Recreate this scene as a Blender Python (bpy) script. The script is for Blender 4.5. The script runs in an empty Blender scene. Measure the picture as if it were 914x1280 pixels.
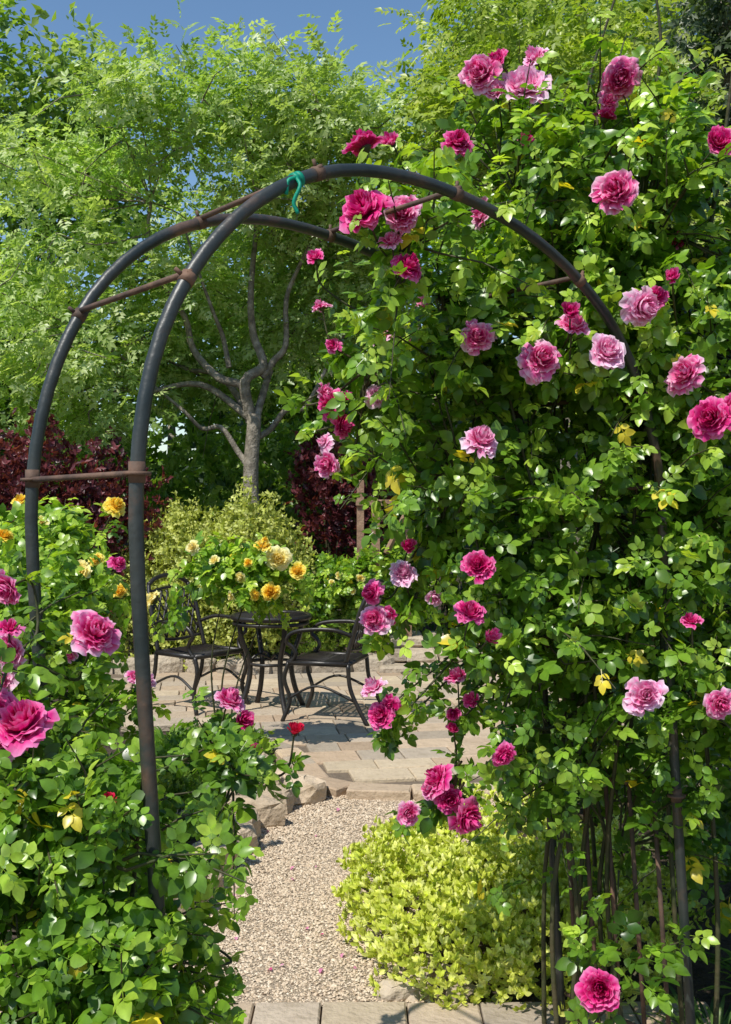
import bpy, math
import numpy as np
from mathutils import Vector
rng = np.random.default_rng(11)
scene = bpy.context.scene
U = rng.uniform
SUN = np.array([-0.34, -0.46, 0.82]); SUN = SUN/np.linalg.norm(SUN)

# ------------------------------------------------------------------ helpers
def nrm(a):
    a = np.asarray(a, float)
    return a/np.maximum(np.linalg.norm(a, axis=-1, keepdims=True), 1e-9)

def frames(D, N):
    y = nrm(D)
    z = nrm(N-np.sum(N*y, -1, keepdims=True)*y)
    x = np.cross(y, z)
    return np.stack([x, y, z], axis=-1)

def catmull(P, n=6):
    P = np.asarray(P, float)
    Q = np.vstack([2*P[0]-P[1], P, 2*P[-1]-P[-2]])
    out = []
    for i in range(1, len(Q)-2):
        for t in np.linspace(0, 1, n, endpoint=False):
            a, b, c, d = Q[i-1], Q[i], Q[i+1], Q[i+2]
            out.append(.5*((2*b)+(c-a)*t+(2*a-5*b+4*c-d)*t*t+(-a+3*b-3*c+d)*t**3))
    out.append(P[-1])
    return np.array(out)

class B:
    def __init__(s):
        s.v = []; s.l = []; s.c = []; s.col = []; s.mi = []; s.n = 0
    def add(s, V, F, col=(.5, .5, .5), mi=0):
        V = np.asarray(V, float).reshape(-1, 3); F = np.asarray(F, np.int64)
        s.v.append(V); s.l.append((F+s.n).ravel()); s.c.append(np.full(len(F), F.shape[1]))
        s.mi.append(np.full(len(F), mi)); s.col.append(np.broadcast_to(np.asarray(col, float), (len(V), 3)))
        s.n += len(V)
    def scatter(s, tv, tf, P, R, S, col, mi=0):
        S = np.asarray(S, float)
        if S.ndim == 1: S = S[:, None]
        V = np.einsum('nij,nkj->nki', R, tv[None]*S[:, None, :])+P[:, None, :]
        F = tf[None]+(np.arange(len(P))*len(tv))[:, None, None]
        C = np.repeat(np.broadcast_to(col, (len(P), 3)), len(tv), axis=0)
        s.add(V.reshape(-1, 3), F.reshape(-1, tf.shape[1]), C, mi)
    def tube(s, P, r, k=8, col=(.5, .5, .5), mi=0, cap=True):
        P = np.asarray(P, float); N = len(P)
        r = np.broadcast_to(np.asarray(r, float), (N,))
        T = nrm(np.gradient(P, axis=0))
        ref = np.array([0, 0, 1.]) if abs(T[0, 2]) < .9 else np.array([1., 0, 0])
        n = nrm(np.cross(T[0], ref)); V = []
        ang = np.arange(k)/k*2*np.pi
        for i in range(N):
            n = nrm(n-np.dot(n, T[i])*T[i]); b = np.cross(T[i], n)
            V.append(P[i]+r[i]*(np.cos(ang)[:, None]*n+np.sin(ang)[:, None]*b))
        V = np.vstack(V)
        F = []
        for i in range(N-1):
            for j in range(k):
                a = i*k+j; c = i*k+(j+1) % k
                F.append((a, c, c+k, a+k))
        base = s.n
        s.add(V, F, col, mi)
        if cap:
            for i in (0, N-1):
                s.l.append(np.arange(k)[::(-1 if i == 0 else 1)]+base+i*k); s.c.append(np.array([k])); s.mi.append(np.array([mi]))
    def box(s, c, sz, rot=0, bev=.006, col=(.5, .5, .5), mi=0, jit=0):
        hx, hy, hz = np.array(sz)/2; b = min(bev, hx*.4, hy*.4, hz*.4)
        rings = [(hx-b, hy-b, -hz), (hx, hy, -hz+b), (hx, hy, hz-b), (hx-b, hy-b, hz)]
        V = []
        for x, y, z in rings:
            V += [(-x, -y, z), (x, -y, z), (x, y, z), (-x, y, z)]
        V = np.array(V)
        if jit: V = V+rng.normal(0, jit, V.shape)
        cr, sr = math.cos(rot), math.sin(rot)
        V = np.stack([V[:, 0]*cr-V[:, 1]*sr, V[:, 0]*sr+V[:, 1]*cr, V[:, 2]], 1)+np.array(c)
        F = [(3, 2, 1, 0), (12, 13, 14, 15)]
        for k in range(3):
            for j in range(4):
                a = k*4+j; d = k*4+(j+1) % 4
                F.append((a, d, d+4, a+4))
        s.add(V, F, col, mi)
    def obj(s, name, mats, smooth=True, parent=None):
        V = np.vstack(s.v); L = np.concatenate(s.l); C = np.concatenate(s.c)
        me = bpy.data.meshes.new(name)
        me.vertices.add(len(V)); me.vertices.foreach_set('co', V.astype(np.float32).ravel())
        me.loops.add(len(L)); me.loops.foreach_set('vertex_index', L.astype(np.int32))
        me.polygons.add(len(C))
        me.polygons.foreach_set('loop_start', np.concatenate([[0], np.cumsum(C)[:-1]]).astype(np.int32))
        for m in mats: me.materials.append(m)
        me.polygons.foreach_set('material_index', np.concatenate(s.mi).astype(np.int32))
        me.polygons.foreach_set('use_smooth', np.full(len(C), smooth))
        me.update(calc_edges=True)
        at = me.color_attributes.new('Col', 'FLOAT_COLOR', 'POINT')
        col = np.vstack(s.col); col = np.hstack([col, np.ones((len(col), 1))])
        at.data.foreach_set('color', col.astype(np.float32).ravel())
        o = bpy.data.objects.new(name, me); scene.collection.objects.link(o)
        if parent: o.parent = parent
        return o

def empty(name):
    o = bpy.data.objects.new(name, None); scene.collection.objects.link(o); o.empty_display_size = .2
    return o

# ------------------------------------------------------------------ materials
def newmat(name):
    m = bpy.data.materials.new(name); m.use_nodes = True
    nt = m.node_tree; bs = nt.nodes['Principled BSDF']; out = nt.nodes['Material Output']
    return m, nt, bs, out

def leafmat(name, rough=.42, tr=.35, tint=(1.35, 1.5, .5), spec=.5, nscale=40, nvar=.35):
    m, nt, bs, out = newmat(name); N = nt.nodes; L = nt.links
    at = N.new('ShaderNodeAttribute'); at.attribute_name = 'Col'
    no = N.new('ShaderNodeTexNoise'); no.inputs['Scale'].default_value = nscale; no.inputs['Detail'].default_value = 3
    mr = N.new('ShaderNodeMapRange'); mr.inputs[1].default_value = .3; mr.inputs[2].default_value = .7
    mr.inputs[3].default_value = 1-nvar; mr.inputs[4].default_value = 1+nvar
    L.new(no.outputs[0], mr.inputs[0])
    mu = N.new('ShaderNodeVectorMath'); mu.operation = 'SCALE'
    L.new(at.outputs['Color'], mu.inputs[0]); L.new(mr.outputs[0], mu.inputs['Scale'])
    L.new(mu.outputs[0], bs.inputs['Base Color'])
    bs.inputs['Roughness'].default_value = rough
    bs.inputs['Specular IOR Level'].default_value = spec
    t2 = N.new('ShaderNodeVectorMath'); t2.operation = 'MULTIPLY'; t2.inputs[1].default_value = tint
    L.new(mu.outputs[0], t2.inputs[0])
    tb = N.new('ShaderNodeBsdfTranslucent'); L.new(t2.outputs[0], tb.inputs['Color'])
    mx = N.new('ShaderNodeMixShader'); mx.inputs[0].default_value = tr
    L.new(bs.outputs[0], mx.inputs[1]); L.new(tb.outputs[0], mx.inputs[2]); L.new(mx.outputs[0], out.inputs['Surface'])
    return m

def noisemat(name, stops, scale, rough=.8, bump=.3, bscale=None, detail=8, attr=False, dist=.02, spec=.3):
    m, nt, bs, out = newmat(name); N = nt.nodes; L = nt.links
    tc = N.new('ShaderNodeTexCoord')
    no = N.new('ShaderNodeTexNoise'); no.inputs['Scale'].default_value = scale; no.inputs['Detail'].default_value = detail
    no.inputs['Roughness'].default_value = .65
    L.new(tc.outputs['Object'], no.inputs['Vector'])
    cr = N.new('ShaderNodeValToRGB'); e = cr.color_ramp.elements
    while len(e) < len(stops): e.new(.5)
    for el, (p, c) in zip(e, stops): el.position = p; el.color = (*c, 1)
    L.new(no.outputs[0], cr.inputs[0])
    if attr:
        at = N.new('ShaderNodeAttribute'); at.attribute_name = 'Col'
        mu = N.new('ShaderNodeVectorMath'); mu.operation = 'MULTIPLY'
        L.new(cr.outputs[0], mu.inputs[0]); L.new(at.outputs['Color'], mu.inputs[1]); L.new(mu.outputs[0], bs.inputs['Base Color'])
    else: L.new(cr.outputs[0], bs.inputs['Base Color'])
    bs.inputs['Roughness'].default_value = rough; bs.inputs['Specular IOR Level'].default_value = spec
    n2 = N.new('ShaderNodeTexNoise'); n2.inputs['Scale'].default_value = bscale or scale*3; n2.inputs['Detail'].default_value = 6
    L.new(tc.outputs['Object'], n2.inputs['Vector'])
    bp = N.new('ShaderNodeBump'); bp.inputs['Strength'].default_value = bump; bp.inputs['Distance'].default_value = dist
    L.new(n2.outputs[0], bp.inputs['Height']); L.new(bp.outputs[0], bs.inputs['Normal'])
    return m

M_rose = leafmat('rose_leaf', .32, .42, tint=(1.5, 1.5, .45), spec=.6)
M_tree = leafmat('tree_leaf', .40, .42, nscale=2.0, nvar=.2)
M_lime = leafmat('lime_leaf', .5, .35, tint=(1.15, 1.2, .5))
M_petal = leafmat('petal', .6, .36, tint=(1.08, .95, 1.08), spec=.2, nscale=90, nvar=.12)
M_cane = noisemat('cane', [(.3, (.03, .05, .015)), (.7, (.085, .065, .035))], 12, .6, .3)
M_bark = noisemat('bark', [(.3, (.10, .085, .065)), (.5, (.22, .19, .15)), (.7, (.40, .35, .29))], 14, .9, .9, 40)
M_metal = noisemat('arch_metal', [(.38, (.016, .024, .023)), (.54, (.034, .038, .034)), (.62, (.075, .05, .035)), (.76, (.22, .12, .075))], 5, .42, .45, 45, dist=.004, spec=.55)
M_rust = noisemat('rusty_metal', [(.3, (.045, .034, .028)), (.7, (.20, .115, .075))], 14, .7, .5, 60, dist=.004)
M_iron = noisemat('patio_iron', [(.3, (.010, .009, .008)), (.7, (.028, .022, .018))], 10, .4, .1, spec=.5)
M_soil = noisemat('soil', [(.3, (.035, .026, .018)), (.55, (.09, .065, .045)), (.75, (.16, .12, .085))], 7, .95, 1, 40, dist=.05)
M_gravel = noisemat('gravel_base', [(.3, (.34, .26, .18)), (.7, (.5, .40, .29))], 60, .95, 1, 130, dist=.02)
M_peb = noisemat('pebble', [(.3, (.85, .85, .85)), (.7, (1, 1, 1))], 60, .8, .2, attr=True)
M_paver = noisemat('paver', [(.25, (.72, .68, .62)), (.45, (.92, .89, .85)), (.8, (1.08, 1.06, 1.02))], 14, .9, .8, 45, attr=True, dist=.012)
M_sand = noisemat('joint_sand', [(.3, (.12, .09, .065)), (.7, (.21, .165, .12))], 30, .95, .5)
M_stone = noisemat('edge_stone', [(.25, (.6, .56, .5)), (.5, (.85, .83, .8)), (.8, (1.05, 1, .95))], 7, .9, .9, 20, attr=True, dist=.03)
M_wood = noisemat('old_wood', [(.3, (.16, .09, .055)), (.7, (.36, .23, .15))], 14, .8, .4)
M_tie = noisemat('green_tie', [(.3, (.0, .20, .12)), (.7, (.01, .34, .22))], 20, .5, .1)
M_hill = noisemat('hill', [(.3, (.02, .035, .012)), (.7, (.06, .08, .03))], 1.5, .95, 1, 4, dist=.5)

# ------------------------------------------------------------------ leaf templates
def leaflet(Ln=1., W=.3, fold=.25, curl=.12):
    ys = [0, .2, .48, .78, 1]; ws = [0, .75, 1, .66, 0]
    V = []; 
    for y, w in zip(ys, ws): V.append((0, y*Ln, -curl*y*y*Ln))
    for sgn in (-1, 1):
        for i in (1, 2, 3): V.append((sgn*ws[i]*W*Ln, ys[i]*Ln, fold*ws[i]*W*Ln-curl*ys[i]**2*Ln))
    F = []
    for o, f in ((5, 0), (8, 1)):
        t = [(0, 1, o), (1, 2, o+1), (1, o+1, o), (2, 3, o+2), (2, o+2, o+1), (3, 4, o+2)]
        if f == 0: t = [(a, c, b) for a, b, c in t]
        F += t
    return np.array(V, float), np.array(F)

def kite(W=.25, fold=.3):
    V = np.array([(0, 0, 0), (-W, .42, fold*W), (0, 1, -.08), (W, .42, fold*W)], float)
    return V, np.array([(0, 3, 2), (0, 2, 1)])

def compose(parts, leaf):
    V = []; F = []; n = 0
    for (px, py, ang, sc, roll) in parts:
        v, f = leaf; v = v*sc
        v = np.stack([v[:, 0]*math.cos(roll)+v[:, 2]*math.sin(roll), v[:, 1], -v[:, 0]*math.sin(roll)+v[:, 2]*math.cos(roll)], 1)
        c, s = math.cos(ang), math.sin(ang)
        v = np.stack([v[:, 0]*c-v[:, 1]*s+px, v[:, 0]*s+v[:, 1]*c+py, v[:, 2]], 1)
        V.append(v); F.append(f+n); n += len(v)
    V = np.vstack(V); V[:, 2] -= .16*V[:, 1]**2
    return V, np.vstack(F)

def rose_leaf(seed):
    r = np.random.default_rng(seed)
    p = [(0, .58, r.uniform(-.2, .2), r.uniform(.40, .5), r.uniform(-.3, .3))]
    for y, s in ((.52, .40), (.24, .32)):
        for sg in (-1, 1):
            p.append((sg*.01, y+r.uniform(-.04, .04), -sg*(1.1+r.uniform(-.3, .3)), s*r.uniform(.85, 1.1), sg*r.uniform(-.3, .5)))
    V, F = compose(p, leaflet(1, r.uniform(.35, .42), r.uniform(.1, .4), r.uniform(.05, .3)))
    n = len(V)
    V = np.vstack([V, [(-.008, 0, 0), (.008, 0, 0), (.006, .6, -.05), (-.006, .6, -.05)]])
    return V, np.vstack([F, [(n, n+1, n+2), (n, n+2, n+3)]])
ROSE = [rose_leaf(i) for i in range(6)]
def pinnate(k=5, W=.2, ls=.34, seed=5):
    r = np.random.default_rng(seed)
    p = [(0, .72, 0, ls, 0)]
    for i in range(k):
        y = .08+.64*i/(k-1)
        for sg in (-1, 1): p.append((0, y, -sg*(1.0+r.uniform(-.3, .3)), ls*r.uniform(.75, 1.1), sg*.2+r.uniform(-.5, .5)))
    return compose(p, kite(W))
PIN = pinnate(4, .27, .36)
def bunch(k=7, W=.3, seed=3):
    r = np.random.default_rng(seed); p = []
    for i in range(k): p.append((r.uniform(-.2, .2), r.uniform(0, .6), r.uniform(-1.5, 1.5), r.uniform(.35, .5), r.uniform(-.8, .8)))
    return compose(p, kite(W))
BUN = bunch(); BUN6 = bunch(6, .3, 9)
LEAF1 = leaflet(1, .24, .35, .1)

def lerp(a, b, t): return np.asarray(a)[None]*(1-t[:, None])+np.asarray(b)[None]*t[:, None]
def ramp3(a, b, c, t):
    t = np.clip(t, 0, 1)
    return np.where((t < .5)[:, None], lerp(a, b, np.clip(t*2, 0, 1)), lerp(b, c, np.clip(t*2-1, 0, 1)))

# ------------------------------------------------------------------ roses
PAL = {'m': ((.52, .003, .12), (.80, .025, .28), (.92, .30, .58)),
       'p': ((.68, .02, .22), (.90, .19, .48), (.96, .70, .84)),
       'l': ((.80, .15, .40), (.94, .50, .72), (.97, .82, .91)),
       'r': ((.42, .004, .02), (.66, .01, .06), (.75, .03, .1)),
       'y': ((.93, .56, .02), (.95, .76, .07), (.96, .86, .24)),
       'w': ((.93, .80, .18), (.95, .89, .36), (.96, .93, .56))}
def bloom(b, pos, face, diam, kind):
    R = frames(nrm(np.cross(face, rng.normal(size=3)))[None], face[None])[0]
    C = [np.array(c) for c in PAL[kind]]
    nr = 8 if diam > .07 else 5
    nu, nv = 6, 5
    u, v = np.meshgrid(np.linspace(-1, 1, nu), np.linspace(0, 1, nv)); u = u.ravel(); v = v.ravel()
    F = np.array([(j*nu+i, j*nu+i+1, (j+1)*nu+i+1, (j+1)*nu+i) for j in range(nv-1) for i in range(nu-1)])
    opn = U(.45, 1.15) if diam > .055 else U(.0, .5); base_t = U(-.12, .18)
    ecc = U(.78, 1.1); off = rng.normal(0, .05, 2)*diam
    hs = 1 if diam > .055 else 1.7
    for k in range(nr):
        f = k/(nr-1); n = int(4+k*.85)
        for i in range(n):
            a0 = (i+U(-.4, .4))/n*2*np.pi+k*1.1
            A = (1.0-.52*f)*U(.65, 1.2)
            Rk = diam/2*(.14+.86*f**.9)*U(.76, 1.14)
            H = hs*diam*(.46-.33*opn*f**1.4)*U(.78, 1.18)
            vp = v*(1-.20*np.abs(u)**3)*(1-.09*np.exp(-(u/.22)**2)*v)
            rad = Rk*vp**(.5+.3*f)*(1-.3*(1-f)*vp**3)
            z = H*vp**(1.25)-diam*.15*f*np.clip(vp-.6, 0, 1)/.4+diam*.035*(1-f)*u*u
            z += diam*.04*np.sin(u*4.5+a0*3)*vp*vp*(.4+f)
            rad = rad+diam*.018*np.cos(u*6+a0*5)*vp**3
            ang = a0+u*A*(.75+.25*vp)+U(-.18, .18)*vp
            V = np.stack([rad*np.cos(ang)+off[0]*(1-f), rad*np.sin(ang)*ecc+off[1]*(1-f), z], 1)+rng.normal(0, diam*.011, (len(u), 3))*vp[:, None]
            t = np.clip(.05+base_t+.95*vp**2.8*(.5+.5*f)+U(-.2, .28)+.20*np.sin(u*9+i*2), 0, 1)
            col = ramp3(C[0], C[1], C[2], t)
            b.add(V@R.T+pos, F, col)

LC = ((.045, .115, .012), (.18, .34, .028), (.50, .66, .08))
def rose_plant(name, blobs, n_shoots, blooms, leafL=.11, seedc=0, LC=LC, canes=(), face_bias=(0, -.7, .4), bare=0, tone=0.0, holes=.35, upl=.45, lnr=(.10, .30)):
    root = empty(name)
    bl = np.array(blobs, float); w = bl[:, 6]/bl[:, 6].sum()
    N0 = int(n_shoots*1.9)
    idx = rng.choice(len(bl), N0, p=w)
    c = bl[idx, :3]; r = bl[idx, 3:6]
    d = nrm(rng.normal(size=(N0, 3))+np.array([0, -.3, .2]))
    start = c+d*r*U(.4, .95, (N0, 1))
    fld = np.sin(start[:, 0]*19+2*np.sin(start[:, 2]*7))+np.sin(start[:, 2]*17+1.3*np.sin(start[:, 0]*9)+1)+.7*np.sin(start[:, 1]*15)
    ok = (fld > np.quantile(fld, holes)) | (U(0, 1, N0) < .10)
    sel = np.nonzero(ok)[0][:n_shoots]; n_shoots = len(sel)
    c, r, d, start = c[sel], r[sel], d[sel], start[sel]
    sd = nrm(d*.8+np.array([0, 0, upl])+rng.normal(size=(n_shoots, 3))*.45)
    ln = U(*lnr, n_shoots)
    Pl = []; Dl = []; Nl = []; Tl = []; Sl = []
    stems = B()
    nn = 7
    outw = d
    for j in range(nn):
        t = (j+.5)/nn
        p = start+sd*(ln*t)[:, None]+np.array([0, 0, -1.])*(.25*ln*t*t)[:, None]
        perp = nrm(np.cross(sd, rng.normal(size=(n_shoots, 3))))
        dd = nrm(sd*.5+perp+rng.normal(size=(n_shoots, 3))*.25+np.array([0, 0, -.1]))
        nl = nrm(SUN*.85+outw*.4+np.array([0, 0, .2])+rng.normal(size=(n_shoots, 3))*.55)
        Pl.append(p); Dl.append(dd); Nl.append(nl); Tl.append(np.full(n_shoots, t)); Sl.append(np.full(n_shoots, 1-.4*t))
    for i in range(0, n_shoots, 2):
        q = start[i]; e = q+sd[i]*ln[i]+np.array([0, 0, -.25*ln[i]])
        m = (q+e)/2+np.array([0, 0, .06*ln[i]])
        b0 = c[i]+(q-c[i])*.4
        stems.tube([b0, q, m, e], [.0035, .003, .0022, .0012], 5, cap=False)
    fb = B(); excl = []
    for (x, y, z, dm, kd) in blooms:
        pos = np.array([x, y, z])
        k = np.argmin(np.linalg.norm((pos-bl[:, :3])/bl[:, 3:6], axis=1)); cc = bl[k, :3]
        out = nrm(pos-cc)
        fc = nrm(out*.5+np.array(face_bias)+rng.normal(size=3)*.40)
        bloom(fb, pos, fc, dm, kd)
        excl.append((pos+fc*dm*.35, dm*.66)); excl.append((pos+fc*dm*.95, dm*.6)); excl.append((pos+fc*dm*1.6, dm*.5))
        s0 = pos-fc*dm*.03
        s1 = pos-fc*(.05+dm*.4)+np.array([0, 0, -.02])
        end = pos+(cc-pos)*.75; mid = (s1+end)/2+np.array([U(-.02, .02), .02, -.03])
        P = catmull([s0, s1, mid, end], 5)
        stems.tube(P, np.linspace(.0022, .004, len(P)), 5, cap=False)
        cal = catmull([s0-fc*dm*.10, s0-fc*dm*.04, s0+fc*dm*.05], 2)
        stems.tube(cal, np.linspace(.06, .17, len(cal))*dm, 7, cap=True)
        Lg = np.linalg.norm(np.diff(P, axis=0), axis=1).sum(); m_ = max(3, int(Lg/.022))
        ti = np.linspace(.2, .98, m_); ii = (ti*(len(P)-1)).astype(int)
        sdx = nrm(s1-end)[None].repeat(m_, 0)
        perp = nrm(np.cross(sdx, rng.normal(size=(m_, 3))))
        Pl.append(P[ii]); Dl.append(nrm(perp+sdx*.5+np.array([0, 0, -.15]))); Nl.append(nrm(SUN+rng.normal(size=(m_, 3))*.5))
        Tl.append(U(.3, .9, m_)); Sl.append(U(.6, .9, m_))
    P = np.vstack(Pl); D = np.vstack(Dl); Nn = np.vstack(Nl); T = np.concatenate(Tl); S = np.concatenate(Sl)
    ctr = P+nrm(D)*leafL*.55
    keep = np.ones(len(P), bool)
    for q, rr in excl: keep &= np.linalg.norm(ctr-q, axis=1) > rr
    keep &= P[:, 2] > .03
    P, D, Nn, T, S = P[keep], D[keep], Nn[keep], T[keep], S[keep]
    S = S*leafL*U(.75, 1.35, len(P)); R = frames(D, Nn)
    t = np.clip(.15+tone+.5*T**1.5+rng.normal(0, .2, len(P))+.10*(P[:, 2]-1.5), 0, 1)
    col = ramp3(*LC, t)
    # a few yellowing leaves
    yl = U(0, 1, len(P)) < .012; col[yl] = (.75, .62, .05)
    lb = B(); v = rng.integers(0, 6, len(P))
    for k in range(6):
        m = v == k
        lb.scatter(ROSE[k][0], ROSE[k][1], P[m], R[m], S[m], col[m])
    lb.obj('foliage', [M_rose], True, root)
    if blooms: fb.obj('blooms', [M_petal], True, root)
    for cn in canes:
        Q = catmull(cn, 6); stems.tube(Q, np.linspace(.008, .003, len(Q)), 6, cap=False)
    stems.obj('canes', [M_cane], True, root)
    return root

F_, K_ = 2.5, 2.816
RB = [  # x,y,z,diameter,kind
 (.32, K_, 2.75, .12, 'p'), (.44, K_, 2.71, .15, 'l'), (.70, K_, 2.74, .14, 'p'), (.656, K_, 2.63, .08, 'm'), (.37, K_, 2.78, .09, 'm'), (.36, K_, 2.70, .08, 'p'), (.47, K_, 2.79, .09, 'l'), (.67, K_, 2.68, .07, 'p'),
 (.886, 2.56, 2.474, .09, 'm'), (.63, 2.56, 2.346, .13, 'p'), (.253, K_, 2.56, .10, 'm'), (0, K_, 2.55, .11, 'm'),
 (.077, K_, 2.56, .055, 'm'), (.436, K_, 2.557, .055, 'm'), (0, 2.35, 2.235, .13, 'm'), (.09, 2.4, 2.247, .105, 'p'),
 (.30, 2.56, 2.294, .085, 'p'), (.094, 2.4, 2.12, .09, 'm'), (.062, 2.4, 2.18, .07, 'p'), (-.136, K_, 2.247, .06, 'm'),
 (-.12, K_, 2.11, .065, 'p'), (-.086, K_, 2.008, .06, 'm'), (.17, K_, 2.11, .055, 'l'), (.042, K_, 2.03, .08, 'p'),
 (.143, K_, 2.01, .075, 'p'), (.28, 2.56, 1.986, .095, 'p'), (.436, 2.56, 1.926, .125, 'p'), (.516, 2.56, 2.006, .10, 'p'),
 (.596, 2.54, 1.94, .115, 'l'), (.68, 2.54, 2.06, .12, 'l'), (.726, 2.56, 2.086, .07, 'm'), (.802, 2.56, 1.89, .12, 'p'),
 (.856, 2.52, 1.78, .12, 'm'), (.90, 2.52, 1.80, .10, 'm'), (.286, 2.56, 1.72, .105, 'l'), (.029, K_, 1.869, .075, 'l'), (-.092, K_, 1.847, .10, 'm'), (-.12, K_, 1.88, .07, 'p'),
 (-.07, K_, 1.79, .09, 'm'), (-.10, K_, 1.682, .08, 'p'), (.216, K_, 1.61, .06, 'l'), (.286, 2.56, 1.41, .09, 'm'),
 (.106, K_, 1.374, .10, 'l'), (.189, K_, 1.32, .05, 'l'), (.018, K_, 1.33, .085, 'm'), (.029, K_, 1.253, .10, 'p'), (.07, K_, 1.27, .06, 'm'),
 (.262, 2.56, 1.294, .085, 'm'), (.306, 2.56, 1.23, .055, 'm'), (.029, K_, 1.06, .09, 'l'), (.046, K_, .989, .085, 'm'), (.07, K_, 1.02, .06, 'm'),
 (.253, K_, 1.088, .08, 'p'), (.242, K_, 1.0, .05, 'm'), (.242, K_, .945, .04, 'm'), (.68, 2.5, 1.10, .11, 'l'),
 (.816, 2.56, 1.274, .06, 'm'), (.886, 2.56, 1.074, .085, 'p'), (.346, 2.56, .946, .075, 'm'), (.205, K_, .813, .10, 'm'),
 (.12, K_, .725, .075, 'p'), (.27, K_, .714, .12, 'm'), (.23, K_, .76, .08, 'm'), (.57, 2.5, .386, .11, 'm'), (.117, K_, 1.45, .05, 'm'),
 (.18, K_, .79, .07, 'p'), (-.11, K_, 1.74, .06, 'l'), (-.05, K_, 1.86, .06, 'm'), (.30, K_, 1.03, .05, 'm'), (.85, K_, 2.30, .05, 'm'), (.10, 2.6, 2.33, .05, 'm'), (.50, 2.5, 2.03, .05, 'm'), (.75, 2.5, 2.12, .045, 'm')]
rblobs = [(.43, 2.9, 2.44, .20, .28, .24, .8), (.78, 2.9, 2.38, .34, .32, .30, 1.5), (.23, 2.85, 2.02, .21, .25, .26, 1.0),
 (.57, 2.95, 2.0, .33, .32, .36, 1.9), (.95, 2.95, 2.02, .35, .35, .36, 1.6), (.27, 2.85, 1.64, .19, .25, .25, 1.0),
 (.68, 2.95, 1.55, .36, .32, .38, 1.9), (.46, 2.85, 1.24, .18, .26, .26, .9), (.84, 2.92, 1.10, .32, .30, .36, 1.3),
 (.56, 2.9, .95, .17, .22, .24, .65), (.72, 2.9, .60, .22, .2, .24, .32), (1.12, 3.0, 1.45, .34, .32, .45, 1.2),
 (1.14, 2.98, .75, .28, .3, .5, .7), (.27, 2.8, .84, .07, .1, .10, .08), (.03, 2.8, 1.95, .10, .12, .2, .16),
 (.12, 2.5, 2.2, .09, .12, .1, .14), (.66, 2.58, .36, .12, .1, .1, .08), (.66, 2.95, 2.72, .28, .2, .14, .18)]
canes = []
for i in range(11):
    bx, by = .62+U(-.1, .35), 2.95+U(-.2, .15)
    canes.append([(bx, by, 0), (bx+U(-.06, .06), by+U(-.05, .05), .5), (bx+U(-.12, .1), by+U(-.08, .08), 1.1), (bx+U(-.25, .15), by+U(-.1, .1), 1.7), (bx+U(-.3, .2), by+U(-.1, .1), 2.3)])
canes += [[(.75, 2.9, 2.2), (.80, 2.9, 2.6), (.83, 2.88, 2.85), (.80, 2.85, 3.05)], [(.6, 2.9, 2.3), (.62, 2.9, 2.7), (.70, 2.85, 3.0)],
          [(.95, 2.9, 2.2), (1.0, 2.85, 2.6), (1.02, 2.8, 2.9)]]
rose_plant('climbing_rose', rblobs, 1280, RB, canes=canes, leafL=.090, tone=.08, holes=.42)
rose_plant('rose_bush', [
 (-.66, 1.95, 1.24, .12, .18, .12, .4), (-.62, 1.9, 1.0, .2, .22, .16, 1), (-.43, 1.74, .95, .10, .12, .09, .5), (-.54, 1.85, .78, .22, .24, .2, 1.4),
 (-.41, 1.74, .70, .10, .14, .16, .65), (-.31, 2.3, .96, .08, .12, .06, .22), (-.6, 1.9, .48, .24, .26, .25, 1.0), (-.46, 1.85, .42, .10, .2, .2, .4), (-.6, 1.9, .2, .25, .25, .2, .3)],
 370, [(-.584, 1.75, 1.175, .125, 'm'), (-.655, 1.80, 1.20, .09, 'm'), (-.62, 1.78, 1.15, .08, 'p'), (-.51, 1.92, 1.32, .10, 'p'), (-.663, 1.92, 1.29, .08, 'p'), (-.68, 1.92, 1.235, .07, 'l'),
 (-.67, 1.92, 1.41, .075, 'p'), (-.31, 2.3, 1.12, .085, 'p'), (-.28, 2.3, 1.08, .05, 'm'), (-.16, 2.3, 1.05, .045, 'r'), (-.423, 1.70, 1.067, .03, 'r'),
 (-.323, 2.05, .694, .06, 'm'), (-.648, 1.92, .71, .06, 'm'), (-.274, 2.5, .97, .04, 'm'), (-.66, 1.9, 1.33, .06, 'm')],
 leafL=.074, tone=.08, upl=.2, lnr=(.08, .22), holes=.45, canes=[[(-.55, 1.9, 0), (-.5, 1.85, .4), (-.42, 1.8, .8), (-.38, 1.75, 1.1)], [(-.5, 1.9, 0), (-.6, 1.95, .5), (-.62, 1.95, 1.2)], [(-.45, 2.0, 0), (-.4, 2.1, .5), (-.3, 2.3, .95)], [(-.4, 1.8, 0), (-.38, 1.8, .5), (-.4, 1.75, .9)]])
rose_plant('rose_bush', [(-1.36, 4.2, 1.15, .26, .3, .26, 1.3), (-1.40, 4.2, .80, .30, .3, .3, 1.2), (-1.55, 4.4, 1.32, .2, .2, .2, .5), (-1.05, 4.2, .68, .10, .2, .12, .2)],
 220, [(-.97, 4.0, 1.345, .085, 'm'), (-.86, 4.0, .88, .10, 'l'), (-1.56, 4.0, 1.47, .11, 'y'), (-.90, 4.0, .90, .08, 'p'), (-1.15, 4.0, .99, .07, 'p')], leafL=.11, tone=.2, upl=.3, lnr=(.08, .22))
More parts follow.
